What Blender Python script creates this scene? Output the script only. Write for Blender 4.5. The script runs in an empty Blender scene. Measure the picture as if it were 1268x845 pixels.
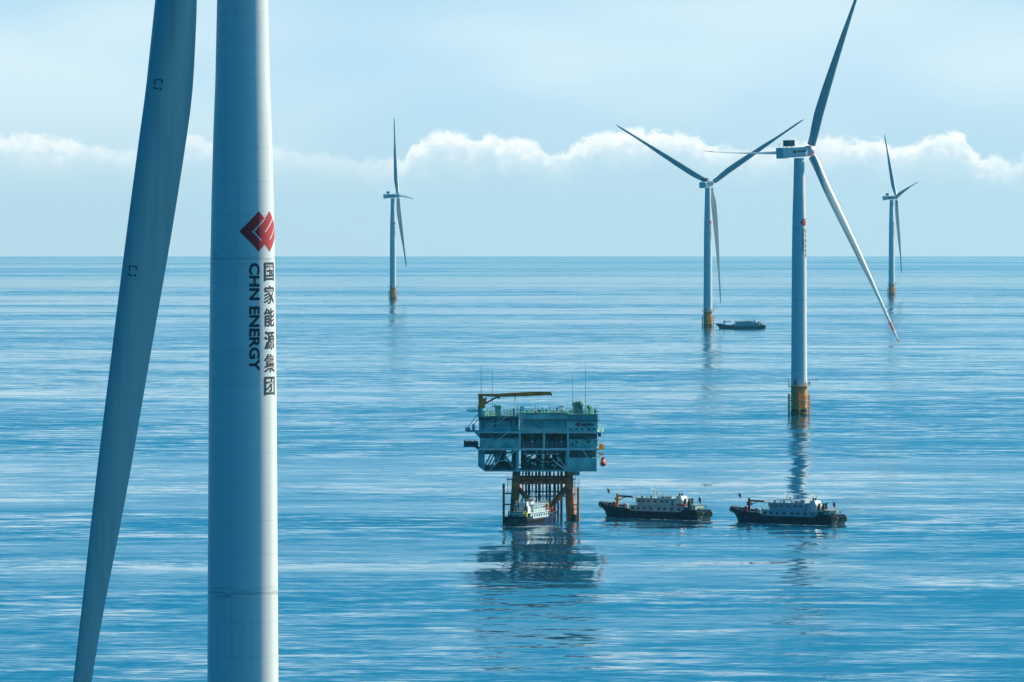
import bpy, bmesh, math, random
from mathutils import Vector, Matrix
from mathutils.bvhtree import BVHTree
random.seed(7)
R_EARTH = 6.371e6
sc = bpy.context.scene
C = sc.collection
rad = math.radians

# ------------------------------------------------------------------ camera
FPX = 9729.0            # focal length in pixels of the 1268 px wide photograph
CAM_H = 78.1
cd = bpy.data.cameras.new('camera')
cam = bpy.data.objects.new('camera', cd); C.objects.link(cam)
cd.sensor_width = 36; cd.lens = FPX / 1268 * 36
cd.clip_start = 1; cd.clip_end = 200000
cam.location = (0, 0, CAM_H)
cam.rotation_euler = (math.pi/2 - math.atan(153.0/FPX), 0, 0)
sc.camera = cam

# ------------------------------------------------------------------ light
SUN_EL = rad(30); SUN_AZ = math.atan2(.85, .52)      # azimuth from +Y towards +X
sdir = Vector((math.sin(SUN_AZ)*math.cos(SUN_EL), math.cos(SUN_AZ)*math.cos(SUN_EL), math.sin(SUN_EL)))
ld = bpy.data.lights.new('sun', 'SUN'); ld.energy = 5.0; ld.angle = rad(.5); ld.color = (1, .91, .72)
sun = bpy.data.objects.new('sun', ld); C.objects.link(sun)
sun.rotation_euler = sdir.to_track_quat('Z', 'Y').to_euler()
sc.view_settings.view_transform = 'Standard'; sc.view_settings.look = 'None'
sc.view_settings.gamma = 1; sc.view_settings.exposure = .28

# ------------------------------------------------------------------ node helper
class NT:
    def __init__(s, tree): s.t = tree; s.n = tree.nodes; s.l = tree.links
    def new(s, typ, **kw):
        n = s.n.new(typ)
        for k, v in kw.items(): setattr(n, k, v)
        return n
    def put(s, sock, v):
        if isinstance(v, bpy.types.NodeSocket): s.l.new(v, sock)
        else: sock.default_value = v
    def m(s, op, a, b=0.0, c=None, clamp=False):
        n = s.new('ShaderNodeMath', operation=op, use_clamp=clamp)
        s.put(n.inputs[0], a); s.put(n.inputs[1], b)
        if c is not None: s.put(n.inputs[2], c)
        return n.outputs[0]
    def vm(s, op, a, b=(0, 0, 0)):
        n = s.new('ShaderNodeVectorMath', operation=op)
        s.put(n.inputs[0], a); s.put(n.inputs[1], b)
        return n.outputs[0]
    def xyz(s, x, y, z):
        n = s.new('ShaderNodeCombineXYZ')
        for i, v in enumerate((x, y, z)): s.put(n.inputs[i], v)
        return n.outputs[0]
    def sep(s, v):
        n = s.new('ShaderNodeSeparateXYZ'); s.put(n.inputs[0], v); return n.outputs
    def noise(s, vec, scale=1.0, detail=2.0, rough=.5, dist=0.0, out=0):
        n = s.new('ShaderNodeTexNoise'); s.put(n.inputs['Vector'], vec)
        n.inputs['Scale'].default_value = scale; n.inputs['Detail'].default_value = detail
        n.inputs['Roughness'].default_value = rough; n.inputs['Distortion'].default_value = dist
        return n.outputs[out]
    def smooth(s, v, a, b, lo=0.0, hi=1.0):
        n = s.new('ShaderNodeMapRange', interpolation_type='SMOOTHSTEP')
        s.put(n.inputs[0], v); s.put(n.inputs[1], a); s.put(n.inputs[2], b)
        n.inputs[3].default_value = lo; n.inputs[4].default_value = hi
        return n.outputs[0]
    def mix(s, f, a, b, blend='MIX'):
        n = s.new('ShaderNodeMix', data_type='RGBA', blend_type=blend)
        s.put(n.inputs[0], f)
        s.put(n.inputs[6], a if isinstance(a, bpy.types.NodeSocket) else (*a, 1))
        s.put(n.inputs[7], b if isinstance(b, bpy.types.NodeSocket) else (*b, 1))
        return n.outputs[2]

# ------------------------------------------------------------------ sky
SKY_STRENGTH = .1
HAZE = 1.7e-5; HAZE_TAU = HAZE*43000
w = bpy.data.worlds.new('World'); sc.world = w; w.use_nodes = True
T = NT(w.node_tree); T.n.clear()
sky = T.new('ShaderNodeTexSky', sky_type='NISHITA', sun_disc=False, sun_elevation=SUN_EL, sun_rotation=SUN_AZ)
sky.air_density = 1.0; sky.dust_density = .3; sky.ozone_density = 6.0
tc = T.new('ShaderNodeTexCoord')
d = T.vm('NORMALIZE', tc.outputs['Generated'])
dx, dy, dz = T.sep(d)
el = T.m('ARCSINE', dz)
az = T.m('ARCTAN2', dx, dy)
k = 1 / SKY_STRENGTH
def K(c): return tuple(v*k for v in c)
deep = T.mix(1.0, sky.outputs[0], (.03, .50, .74), 'MULTIPLY')
# clear air: pale close to the horizon, deeper blue a few degrees up
low = T.mix(T.smooth(T.noise(T.xyz(T.m('MULTIPLY', az, 14.0), T.m('MULTIPLY', el, 40.0), 0.0), 1.0, 2.0), .38, .62),
            K((.46, .70, .85)), K((.62, .80, .88)))
low = T.mix(T.smooth(el, .0, .020), K((.44, .66, .76)), low)
# the air in front of the far sky adds its own blue: the sky behind it is that much warmer and brighter
tau = T.m('MULTIPLY', T.m('DIVIDE', .003, T.m('MAXIMUM', el, .003)), HAZE_TAU)
gain = T.m('SUBTRACT', T.m('POWER', math.e, tau), 1.0)
diff = T.vm('SUBTRACT', low, K((.13, .49, .66)))
sc_n = T.new('ShaderNodeVectorMath', operation='SCALE'); T.put(sc_n.inputs[0], diff); T.put(sc_n.inputs['Scale'], gain)
low = T.vm('ADD', low, sc_n.outputs[0])
low = T.mix(T.smooth(el, .024, .048), low, K((.24, .53, .75)))
mid = T.mix(T.smooth(el, .035, .11), low, K((.02, .31, .57)))
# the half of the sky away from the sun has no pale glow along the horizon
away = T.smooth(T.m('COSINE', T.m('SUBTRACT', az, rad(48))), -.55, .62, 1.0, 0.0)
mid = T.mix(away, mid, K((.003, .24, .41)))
base = T.mix(T.smooth(el, .08, .26), mid, deep)
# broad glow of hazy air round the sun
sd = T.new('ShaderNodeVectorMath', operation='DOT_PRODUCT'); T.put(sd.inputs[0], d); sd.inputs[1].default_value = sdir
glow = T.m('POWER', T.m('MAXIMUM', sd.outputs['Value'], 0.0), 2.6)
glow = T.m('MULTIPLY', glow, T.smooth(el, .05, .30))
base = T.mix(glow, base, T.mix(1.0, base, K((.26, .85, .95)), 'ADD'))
# cumulus bank low over the horizon
period = 2*634/FPX
u = T.m('FRACT', T.m('ADD', T.m('DIVIDE', az, period), .5))
fc = T.new('ShaderNodeFloatCurve')
TOPS = [(0,168),(45,171),(100,175),(135,184),(165,188),(230,172),(262,175),(345,184),(400,192),(450,199),(498,196),(508,182),
        (530,172),(552,164),(590,168),(612,167),(627,174),(640,172),(665,179),(697,189),(707,182),(722,173),(748,165),(775,163),
        (815,165),(852,168),(885,180),(925,186),(990,177),(1020,171),(1055,172),(1090,175),(1112,182),(1132,175),(1155,169),
        (1182,168),(1198,178),(1212,192),(1238,194),(1252,201),(1268,190)]
cv = fc.mapping.curves[0]; pts = [(x/1268, (230-y)/80) for x, y in TOPS]
while len(cv.points) < len(pts): cv.points.new(.5, .5)
for p, (a, b) in zip(cv.points, sorted(pts)): p.location = (a, b); p.handle_type = 'AUTO'
fc.mapping.update(); T.put(fc.inputs[1], u)
epx = T.m('SUBTRACT', 269.5, T.m('MULTIPLY', el, FPX))                 # elevation in the same units as TOPS
top = T.m('SUBTRACT', 230.0, T.m('MULTIPLY', fc.outputs[0], 80.0))
cc = T.xyz(T.m('MULTIPLY', az, FPX), T.m('MULTIPLY', epx, 1.25), 3.0)
puff = T.m('SUBTRACT', 1.0, T.m('ABSOLUTE', T.m('MULTIPLY', T.m('SUBTRACT', T.noise(cc, 1/30, 5.0, .6, .3), .5), 2.6)))
puff = T.m('ADD', T.m('MULTIPLY', puff, .5), T.m('MULTIPLY', T.noise(cc, 1/48, 5.0, .6), .7))
top2 = T.m('ADD', top, T.m('MULTIPLY', T.m('SUBTRACT', .72, puff), 34.0))
below = T.m('SUBTRACT', epx, top2)                                     # > 0 inside the cloud
edge = T.smooth(below, -3.0, 8.0)
bot = T.smooth(T.m('ADD', below, T.m('MULTIPLY', T.m('SUBTRACT', T.noise(cc, 1/60, 3.0), .5), 70.0)), 6.0, 66.0, 1.0, 0.0)
cm = T.m('MULTIPLY', edge, bot)
fs_ = T.new('ShaderNodeFloatCurve')
THICK = [(0,.7),(60,.75),(130,.55),(200,.4),(260,.55),(345,.4),(400,.3),(470,.4),(505,.85),(560,1),(640,1),(700,.85),(760,1),(870,.95),(925,.6),(1000,.85),(1080,.95),(1200,1),(1240,.7),(1268,.65)]
cv = fs_.mapping.curves[0]
while len(cv.points) < len(THICK): cv.points.new(.5, .5)
for p, (a, b) in zip(cv.points, THICK): p.location = (a/1268, b)
fs_.mapping.update(); T.put(fs_.inputs[1], u)
cm = T.m('MULTIPLY', cm, fs_.outputs[0])
body = T.smooth(T.m('ADD', below, T.m('MULTIPLY', T.m('SUBTRACT', T.noise(cc, 1/20, 5.0, .62), .5), 60.0)), 0.0, 36.0)
ccol = T.mix(body, K((1.12, 1.10, 1.05)), K((.76, .85, .90)))
col = T.mix(T.m('MULTIPLY', cm, .96), base, ccol)
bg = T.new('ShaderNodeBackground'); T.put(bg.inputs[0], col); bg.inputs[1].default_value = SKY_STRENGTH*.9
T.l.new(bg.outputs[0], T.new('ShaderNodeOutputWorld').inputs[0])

# ------------------------------------------------------------------ materials
def mat(name, color, rough=.5, metal=0.0, var=.12, scale=.6, spec=.5):
    m_ = bpy.data.materials.new(name); m_.use_nodes = True
    t = NT(m_.node_tree); b = t.n['Principled BSDF']
    g = t.new('ShaderNodeTexCoord').outputs['Object']
    nz = t.noise(g, scale, 4.0, .6)
    dark = tuple(c*(1-var*1.6) for c in color); lite = tuple(min(1, c*(1+var*.6)) for c in color)
    t.put(b.inputs['Base Color'], t.mix(t.smooth(nz, .3, .7), dark, lite))
    b.inputs['Roughness'].default_value = rough; b.inputs['Metallic'].default_value = metal
    b.inputs['Specular IOR Level'].default_value = spec
    return m_

def tower_paint():
    m_ = bpy.data.materials.new('tower_paint'); m_.use_nodes = True
    t = NT(m_.node_tree); b = t.n['Principled BSDF']
    g = t.new('ShaderNodeTexCoord').outputs['Object']
    x, y, z = t.sep(g)
    # weld seams every 2.9 m, bolted flange joints with grime
    seam = t.m('PINGPONG', z, 1.45)
    seam = t.smooth(seam, 0.0, .05, 1.0, 0.0)
    col_ = t.mix(t.m('MULTIPLY', seam, .30), (.84, .85, .82), (.34, .36, .36))
    can = t.noise(t.xyz(0.0, 0.0, t.m('SNAP', z, 2.9)), .37, 0.0)
    col_ = t.mix(t.smooth(can, .35, .65, 0.0, .10), col_, (.55, .58, .56))
    run = t.noise(t.vm('MULTIPLY', g, (1.6, 1.6, .05)), 1.0, 3.0)
    col_ = t.mix(t.m('MULTIPLY', t.smooth(run, .50, .75), .22), col_, (.45, .47, .45))
    for zf, amt in ((74.6, .55), (46.0, .7), (18.0, .5), (97.5, .3)):
        dd = t.m('ABSOLUTE', t.m('SUBTRACT', z, zf))
        band = t.smooth(dd, .05, .75, 1.0, 0.0)
        gr = t.noise(t.vm('MULTIPLY', g, (.55, .55, 5.0)), 1.0, 4.0, .65)
        col_ = t.mix(t.m('MULTIPLY', t.m('MULTIPLY', band, t.smooth(gr, .48, .66)), amt), col_, (.20, .20, .17))
        line = t.smooth(dd, .02, .09, 1.0, 0.0)
        col_ = t.mix(t.m('MULTIPLY', line, .4), col_, (.25, .27, .27))
    t.put(b.inputs['Base Color'], col_); b.inputs['Roughness'].default_value = .38
    b.inputs['Specular IOR Level'].default_value = .4
    return m_

M = {}
M['tower'] = tower_paint()
M['blade'] = mat('blade_paint', (.72, .75, .75), .42, var=.05, scale=.15)
def blade_paint():
    m_ = bpy.data.materials.new('blade_paint'); m_.use_nodes = True
    t = NT(m_.node_tree); b = t.n['Principled BSDF']
    g = t.new('ShaderNodeTexCoord').outputs['Object']
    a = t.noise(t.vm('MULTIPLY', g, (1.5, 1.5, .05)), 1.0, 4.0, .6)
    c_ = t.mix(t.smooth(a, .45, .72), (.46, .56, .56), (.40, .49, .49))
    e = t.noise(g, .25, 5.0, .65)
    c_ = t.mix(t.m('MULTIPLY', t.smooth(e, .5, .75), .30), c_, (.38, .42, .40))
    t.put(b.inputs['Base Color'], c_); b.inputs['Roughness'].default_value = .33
    return m_
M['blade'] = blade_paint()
M['nacelle'] = mat('nacelle_paint', (.74, .77, .78), .4, var=.05, scale=.4)
M['cooler'] = mat('cooler_grey', (.16, .18, .20), .6)
M['red'] = mat('emblem_red', (.62, .012, .018), .45, var=.04)
M['ink'] = mat('lettering_black', (.02, .025, .035), .5, var=.05)
M['yellow'] = mat('signal_yellow', (1.0, .36, .02), .5, var=.22, scale=.5)
M['yellow_rust'] = mat('weathered_yellow', (.78, .20, .04), .65, var=.5, scale=.4)
M['crane'] = mat('crane_orange', (1.0, .28, .01), .5, var=.3, scale=.5)
M['growth'] = mat('marine_growth', (.05, .055, .035), .9, var=.4, scale=1.0)
M['steel'] = mat('grey_steel', (.30, .33, .33), .5, .3)
M['clad'] = mat('pale_green_cladding', (.40, .85, .80), .55, var=.22, scale=.35)
M['clad2'] = mat('grey_green_cladding', (.22, .66, .68), .55, var=.25, scale=.3)
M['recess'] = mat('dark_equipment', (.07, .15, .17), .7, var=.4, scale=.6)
M['deck'] = mat('green_deck', (.16, .46, .34), .7, var=.3, scale=.5)
M['trim'] = mat('pale_trim', (.80, .92, .86), .5, var=.15)
M['white'] = mat('white_paint', (.78, .80, .78), .45, var=.08)
M['rail'] = mat('rail_grey', (.42, .50, .50), .5, var=.1)
M['hull'] = mat('navy_hull', (.005, .02, .085), .5, var=.3, scale=.5, spec=.15)
M['boot'] = mat('red_oxide', (.20, .03, .025), .7, var=.3)
M['hullgreen'] = mat('green_bulwark', (.05, .22, .16), .6, var=.3)
M['glass'] = mat('dark_glass', (.01, .018, .025), .12, var=.1)
M['rubber'] = mat('black_rubber', (.012, .012, .013), .85, var=.2)
M['house'] = mat('deckhouse_white', (.50, .64, .68), .5, var=.1)
M['flag'] = mat('flag_red', (.62, .02, .02), .8, var=.1)
M['star'] = mat('star_yellow', (.8, .6, .03), .8, var=.05)
M['darkred'] = mat('dark_crane_paint', (.16, .035, .03), .6, var=.3)
M['canvas'] = mat('dark_canvas', (.02, .035, .05), .8, var=.3)
M['lifeboat'] = mat('lifeboat_red', (.55, .03, .02), .45, var=.1)
M['foam'] = mat('foam_white', (.62, .70, .72), .9, var=.2, scale=1.5)

# ------------------------------------------------------------------ mesh builder
class MB:
    def __init__(s): s.bm = bmesh.new(); s.mi = 0
    def face(s, vs):
        try:
            f = s.bm.faces.new(vs); f.material_index = s.mi; return f
        except ValueError: return None
    def box(s, x0, x1, y0, y1, z0, z1):
        v = [s.bm.verts.new((x, y, z)) for z in (z0, z1) for x, y in ((x0, y0), (x1, y0), (x1, y1), (x0, y1))]
        for q in ((3, 2, 1, 0), (4, 5, 6, 7), (0, 1, 5, 4), (1, 2, 6, 5), (2, 3, 7, 6), (3, 0, 4, 7)): s.face([v[i] for i in q])
        return s
    def prism(s, poly, y0, y1):           # polygon in xz, extruded along y
        a = [s.bm.verts.new((x, y0, z)) for x, z in poly]; b = [s.bm.verts.new((x, y1, z)) for x, z in poly]
        s.face(a); s.face(b[::-1]); n = len(poly)
        for i in range(n): s.face([a[i], b[i], b[(i+1) % n], a[(i+1) % n]])
        return s
    def tube(s, p, q, r, r2=None, n=8, cap=True):
        p = Vector(p); q = Vector(q); r2 = r if r2 is None else r2
        ax = (q-p).normalized(); a = ax.orthogonal().normalized(); b = ax.cross(a)
        A = []; B = []
        for i in range(n):
            t = 2*math.pi*i/n; o = a*math.cos(t)+b*math.sin(t)
            A.append(s.bm.verts.new(p+o*r)); B.append(s.bm.verts.new(q+o*r2))
        for i in range(n): s.face([A[i], A[(i+1) % n], B[(i+1) % n], B[i]])
        if cap: s.face(A[::-1]); s.face(B)
        return s
    def path(s, ps, r, n=6):
        for a, b in zip(ps, ps[1:]): s.tube(a, b, r, n=n)
        return s
    def lathe(s, prof, n=32, c=(0, 0), cap=True):   # [(r,z)]
        rings = []
        for r, z in prof:
            rings.append([s.bm.verts.new((c[0]+r*math.cos(2*math.pi*i/n), c[1]+r*math.sin(2*math.pi*i/n), z)) for i in range(n)])
        for a, b in zip(rings, rings[1:]):
            for i in range(n): s.face([a[i], a[(i+1) % n], b[(i+1) % n], b[i]])
        if cap: s.face(rings[0][::-1]); s.face(rings[-1])
        return s
    def loft(s, rings, cap=True, mis=None):
        vs = [[s.bm.verts.new(p) for p in r] for r in rings]; n = len(vs[0])
        for j, (a, b) in enumerate(zip(vs, vs[1:])):
            if mis: s.mi = mis[j]
            for i in range(n): s.face([a[i], a[(i+1) % n], b[(i+1) % n], b[i]])
        if cap: s.face(vs[0][::-1]); s.face(vs[-1])
        return s
    def torus(s, c, axis, R, r, n=14, m=7):
        c = Vector(c); ax = Vector(axis).normalized(); a = ax.orthogonal().normalized(); b = ax.cross(a)
        rings = []
        for i in range(n):
            t = 2*math.pi*i/n; o = a*math.cos(t)+b*math.sin(t)
            rings.append([s.bm.verts.new(c+o*(R+r*math.cos(2*math.pi*j/m))+ax*r*math.sin(2*math.pi*j/m)) for j in range(m)])
        for i in range(n):
            p, q = rings[i], rings[(i+1) % n]
            for j in range(m): s.face([p[j], p[(j+1) % m], q[(j+1) % m], q[j]])
        return s
    def ball(s, c, r, sz=1.0, u_=12, v_=8):
        c = Vector(c); rings = []
        for j in range(1, v_):
            ph = math.pi*j/v_
            rings.append([(c.x+r*math.sin(ph)*math.cos(2*math.pi*i/u_), c.y+r*math.sin(ph)*math.sin(2*math.pi*i/u_), c.z-r*sz*math.cos(ph)) for i in range(u_)])
        return s.loft(rings)
    def rail(s, ps, h=1.1, step=2.0, r=.045, mid=True):
        for a, b in zip(ps, ps[1:]):
            a = Vector(a); b = Vector(b); L = (b-a).length; n = max(1, round(L/step))
            for i in range(n+1):
                p = a+(b-a)*i/n; s.tube(p, p+Vector((0, 0, h)), r, n=4)
            for hh in ((h, h*.5) if mid else (h,)):
                s.tube(a+Vector((0, 0, hh)), b+Vector((0, 0, hh)), r, n=4)
        return s
    def stair(s, p, q, wdt=.9, y=0.0):     # flight in the xz plane at depth y
        (x0, z0), (x1, z1) = p, q; n = max(3, int(abs(z1-z0)/.35))
        for yy in (y, y+wdt):
            s.tube((x0, yy, z0), (x1, yy, z1), .14, n=4)
            s.tube((x0, yy, z0+1.1), (x1, yy, z1+1.1), .05, n=4)
            for i in range(0, n+1, 3):
                xx = x0+(x1-x0)*i/n; zz = z0+(z1-z0)*i/n; s.tube((xx, yy, zz), (xx, yy, zz+1.1), .04, n=4)
        for i in range(n):
            xx = x0+(x1-x0)*(i+.5)/n; zz = z0+(z1-z0)*(i+.5)/n
            s.box(xx-.16, xx+.16, y+.02, y+wdt-.02, zz-.03, zz+.03)
        return s
    def build(s, name, mats, parent=None, smooth=False, bevel=0.0):
        me = bpy.data.meshes.new(name)
        bmesh.ops.recalc_face_normals(s.bm, faces=s.bm.faces)
        s.bm.to_mesh(me); s.bm.free()
        for m_ in (mats if isinstance(mats, (list, tuple)) else [mats]): me.materials.append(m_)
        if smooth:
            me.polygons.foreach_set('use_smooth', [True]*len(me.polygons))
            me.set_sharp_from_angle(angle=rad(38))
        o = bpy.data.objects.new(name, me); C.objects.link(o)
        if parent: o.parent = parent
        if bevel:
            b = o.modifiers.new('bevel', 'BEVEL'); b.width = bevel; b.segments = 2; b.limit_method = 'ANGLE'
        return o

def thing(name, label, cat, loc, rz=0, group=None):
    o = bpy.data.objects.new(name, None); C.objects.link(o)
    o.empty_display_size = 2
    o.location = loc; o.rotation_euler = (0, 0, rz)
    o['label'] = label; o['category'] = cat
    if group: o['group'] = group
    return o
def sea_z(x, y): return -(x*x+y*y)/(2*R_EARTH)
def at(px, Y): x = (px-634)/FPX*Y; return Vector((x, Y, sea_z(x, Y)))

# ------------------------------------------------------------------ sea
def water():
    m_ = bpy.data.materials.new('sea_water'); m_.use_nodes = True
    t = NT(m_.node_tree); b = t.n['Principled BSDF']
    g = t.new('ShaderNodeNewGeometry').outputs['Position']
    st = t.vm('MULTIPLY', g, (.58, 1.0, 0.0))
    st2 = t.vm('MULTIPLY', g, (.55, 1.0, 0.0))
    rp = t.noise(st, 1/2.2, 3.0, .55, out=1)                 # ripples
    wv = t.noise(st, 1/11, 3.0, .55, .3, out=1)              # wavelets
    sw = t.noise(st2, 1/70, 2.0, .5, .4, out=1)              # swell
    pt = t.noise(t.vm('MULTIPLY', g, (.30, 1.0, 0.0)), 1/420, 3.0, .55, .5)  # wind patches
    bigp = t.noise(t.vm('MULTIPLY', g, (.25, 1.0, 0.0)), 1/1900, 2.0, .5, .5)
    def cen(v): return t.vm('SUBTRACT', v, (.5, .5, .5))
    amp = t.smooth(t.m('ADD', t.m('MULTIPLY', pt, .5), t.m('MULTIPLY', t.noise(t.vm('MULTIPLY', g, (.4, 1.0, 0.0)), 1/130, 2.0, .5, .8), .5)), .40, .60, .4, 1.4)
    def sc_(v, f):
        n = t.new('ShaderNodeVectorMath', operation='SCALE'); t.put(n.inputs[0], v); t.put(n.inputs['Scale'], f); return n.outputs[0]
    tot = t.vm('ADD', sc_(cen(rp), t.m('MULTIPLY', amp, .08)), sc_(cen(wv), t.m('MULTIPLY', amp, .105)))
    tot = t.vm('ADD', tot, sc_(cen(sw), .055))
    sx, sy, _ = t.sep(tot)
    lean = t.m('ADD', t.m('MULTIPLY', t.m('SUBTRACT', pt, .5), .065), t.m('MULTIPLY', t.m('SUBTRACT', bigp, .5), .075))
    sy = t.m('SUBTRACT', t.m('SUBTRACT', sy, lean), .013)
    nrm = t.vm('NORMALIZE', t.xyz(t.m('MULTIPLY', sx, 3.0), sy, 1.0))
    t.put(b.inputs['Normal'], nrm)
    b.inputs['Base Color'].default_value = (.004, .085, .17, 1)
    t.put(b.inputs['Roughness'], t.smooth(t.sep(g)[1], 2400.0, 6000.0, .03, .07)); b.inputs['IOR'].default_value = 1.333
    return m_
M['sea'] = water()
def build_sea():
    s = MB(); rs = [0.0]; r = 60.0
    while r < 42000: rs.append(r); r *= 1.09 if r < 12000 else 1.05
    rs.append(42000); n = 360
    c = s.bm.verts.new((0, 0, 0)); prev = None
    for r in rs[1:]:
        ring = [s.bm.verts.new((r*math.sin(2*math.pi*i/n), r*math.cos(2*math.pi*i/n), -r*r/(2*R_EARTH))) for i in range(n)]
        for i in range(n):
            if prev: s.face([prev[i], ring[i], ring[(i+1) % n], prev[(i+1) % n]])
            else: s.face([c, ring[i], ring[(i+1) % n]])
        prev = ring
    o = s.build('sea', M['sea'], smooth=False)
    o.data.polygons.foreach_set('use_smooth', [True]*len(o.data.polygons))
    o['kind'] = 'structure'
build_sea()

def build_haze():
    m_ = bpy.data.materials.new('sea_haze'); m_.use_nodes = True
    t = NT(m_.node_tree); t.n.clear()
    v = t.new('ShaderNodeVolumePrincipled'); v.inputs['Density'].default_value = HAZE
    v.inputs['Color'].default_value = (.20, .74, 1.0, 1); v.inputs['Anisotropy'].default_value = .35
    t.l.new(v.outputs[0], t.new('ShaderNodeOutputMaterial').inputs['Volume'])
    o = MB().box(-43000, 43000, -43000, 43000, -141, 202).build('haze', m_); o['kind'] = 'stuff'
if HAZE: build_haze()

# ------------------------------------------------------------------ lettering
def text_bm(body, size, bold=.0, align='LEFT'):
    cu = bpy.data.curves.new('t', 'FONT'); cu.body = body; cu.size = size; cu.offset = bold; cu.resolution_u = 3
    cu.align_x = align
    o = bpy.data.objects.new('t', cu); C.objects.link(o)
    dg = bpy.context.evaluated_depsgraph_get(); dg.update()
    me = bpy.data.meshes.new_from_object(o.evaluated_get(dg))
    bm = bmesh.new(); bm.from_mesh(me)
    bpy.data.objects.remove(o); bpy.data.curves.remove(cu); bpy.data.meshes.remove(me)
    return bm
def fit(bm, x0, x1, z0, z1, rot=False):
    """place flat xy lettering in the box; rot turns it a quarter clockwise"""
    if rot:
        for v in bm.verts: v.co = Vector((v.co.y, -v.co.x, 0))
    xs = [v.co.x for v in bm.verts]; ys = [v.co.y for v in bm.verts]
    a, b, c_, d_ = min(xs), max(xs), min(ys), max(ys)
    for v in bm.verts:
        v.co.x = x0+(v.co.x-a)/(b-a)*(x1-x0); v.co.y = z0+(v.co.y-c_)/(d_-c_)*(z1-z0)
    return bm
def merge(bms):
    out = bmesh.new()
    for bm in bms:
        me = bpy.data.meshes.new('m'); bm.to_mesh(me); out.from_mesh(me); bpy.data.meshes.remove(me); bm.free()
    return out
def slice_x(bm, step):
    xs = [v.co.x for v in bm.verts]; x = math.floor(min(xs)/step)*step
    while x < max(xs):
        bmesh.ops.bisect_plane(bm, geom=bm.verts[:]+bm.edges[:]+bm.faces[:], plane_co=(x, 0, 0), plane_no=(1, 0, 0)); x += step
    return bm
def poly_bm(polys):
    bm = bmesh.new()
    for p in polys: bm.faces.new([bm.verts.new((x, y, 0)) for x, y in p])
    bmesh.ops.triangulate(bm, faces=bm.faces[:]); return bm
def bm_obj(bm, name, m_, parent):
    me = bpy.data.meshes.new(name); bm.to_mesh(me); bm.free(); me.materials.append(m_)
    o = bpy.data.objects.new(name, me); C.objects.link(o); o.parent = parent; return o

# emblem: two overlapping diamonds, about 3.5 m tall, origin at its centre row
def emblem_polys(k_=1.0):
    P = [(-4, 0), (21, 25), (30.2, 15.8), (39.5, 25), (64.5, 0), (39.5, -25), (30.2, -15.8), (21, -25)]
    return [[(x*k_, y*k_) for x, y in P]]
def emblem_lines(k_=1.0):
    def stroke(a, b, w_=1.7):
        a = Vector(a); b = Vector(b); n = (b-a).normalized(); n = Vector((-n.y, n.x))*w_/2
        return [(q.x*k_, q.y*k_) for q in (a+n, a-n, b-n, b+n)]
    return [stroke((30.2, 15.8), (12.0, -1.4)), stroke((12.6, 0.2), (24.5, -11.4)),
            stroke((48.0, 16.5), (30.3, -1.0)), stroke((57.0, 7.5), (39.7, -10.0))]

# ------------------------------------------------------------------ wind turbines
PROF = [(0, 3.2), (12, 3.2), (24, 3.13), (38, 3.05), (48, 3.0), (63, 2.91), (74.5, 2.77), (80, 2.66), (85, 2.52), (90, 2.33), (97, 2.18), (102.6, 2.05)]
def tower_r(z):
    for (a, ra), (b, rb) in zip(PROF, PROF[1:]):
        if z <= b: return ra+(rb-ra)*(z-a)/(b-a)
    return PROF[-1][1]
def wrap(bm, phi0, eps=.015, step=.3):
    slice_x(bm, step)
    for v in bm.verts:
        s_, z = v.co.x, v.co.y; r = tower_r(z); a = s_/r+phi0; r += eps+v.co.z
        v.co = Vector((r*math.sin(a), -r*math.cos(a), z))
    return bm

BL = 86.0; HUB_R = 3.0
CH = [(0, 3.4, 1.0), (3, 3.4, 1.0), (8, 3.95, .72), (14, 4.25, .50), (20, 4.2, .38), (27, 3.95, .31), (36, 3.45, .27), (48, 2.8, .23),
      (60, 1.82, .2), (70, 1.42, .19), (78, 1.3, .18), (83, .9, .18), (85.3, .5, .18), (86, .16, .2)]
def interp(tab, x, i):
    for p, q in zip(tab, tab[1:]):
        if x <= q[0]:
            k_ = tab.index(p); o = tab[max(0, k_-1)]; r_ = tab[min(len(tab)-1, k_+2)]
            m0 = (q[i]-o[i])/(q[0]-o[0]); m1 = (r_[i]-p[i])/(r_[0]-p[0]); h = q[0]-p[0]; t = (x-p[0])/h
            return (2*t**3-3*t*t+1)*p[i]+(t**3-2*t*t+t)*h*m0+(3*t*t-2*t**3)*q[i]+(t**3-t*t)*h*m1
    return tab[-1][i]
def section(r, n=24):
    """closed section: x = chord direction (leading edge +), y = thickness"""
    c = interp(CH, r, 1); th = interp(CH, r, 2); f = min(1, max(0, (1-th)/.5))
    out = []
    for i in range(n):
        t = 2*math.pi*i/n
        cx, cy = math.cos(t)*c*.5, math.sin(t)*c*.5*th
        xc = (1-math.cos(t))*.5                        # 0 at the leading edge
        ya = 5*th*(.2969*math.sqrt(xc)-.126*xc-.3516*xc*xc+.2843*xc**3-.1015*xc**4)*c
        ya = ya if math.sin(t) >= 0 else -ya*.75
        ax_ = (.32-xc)*c
        out.append(((1-f)*cx+f*ax_, (1-f)*cy+f*ya))
    return out
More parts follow.
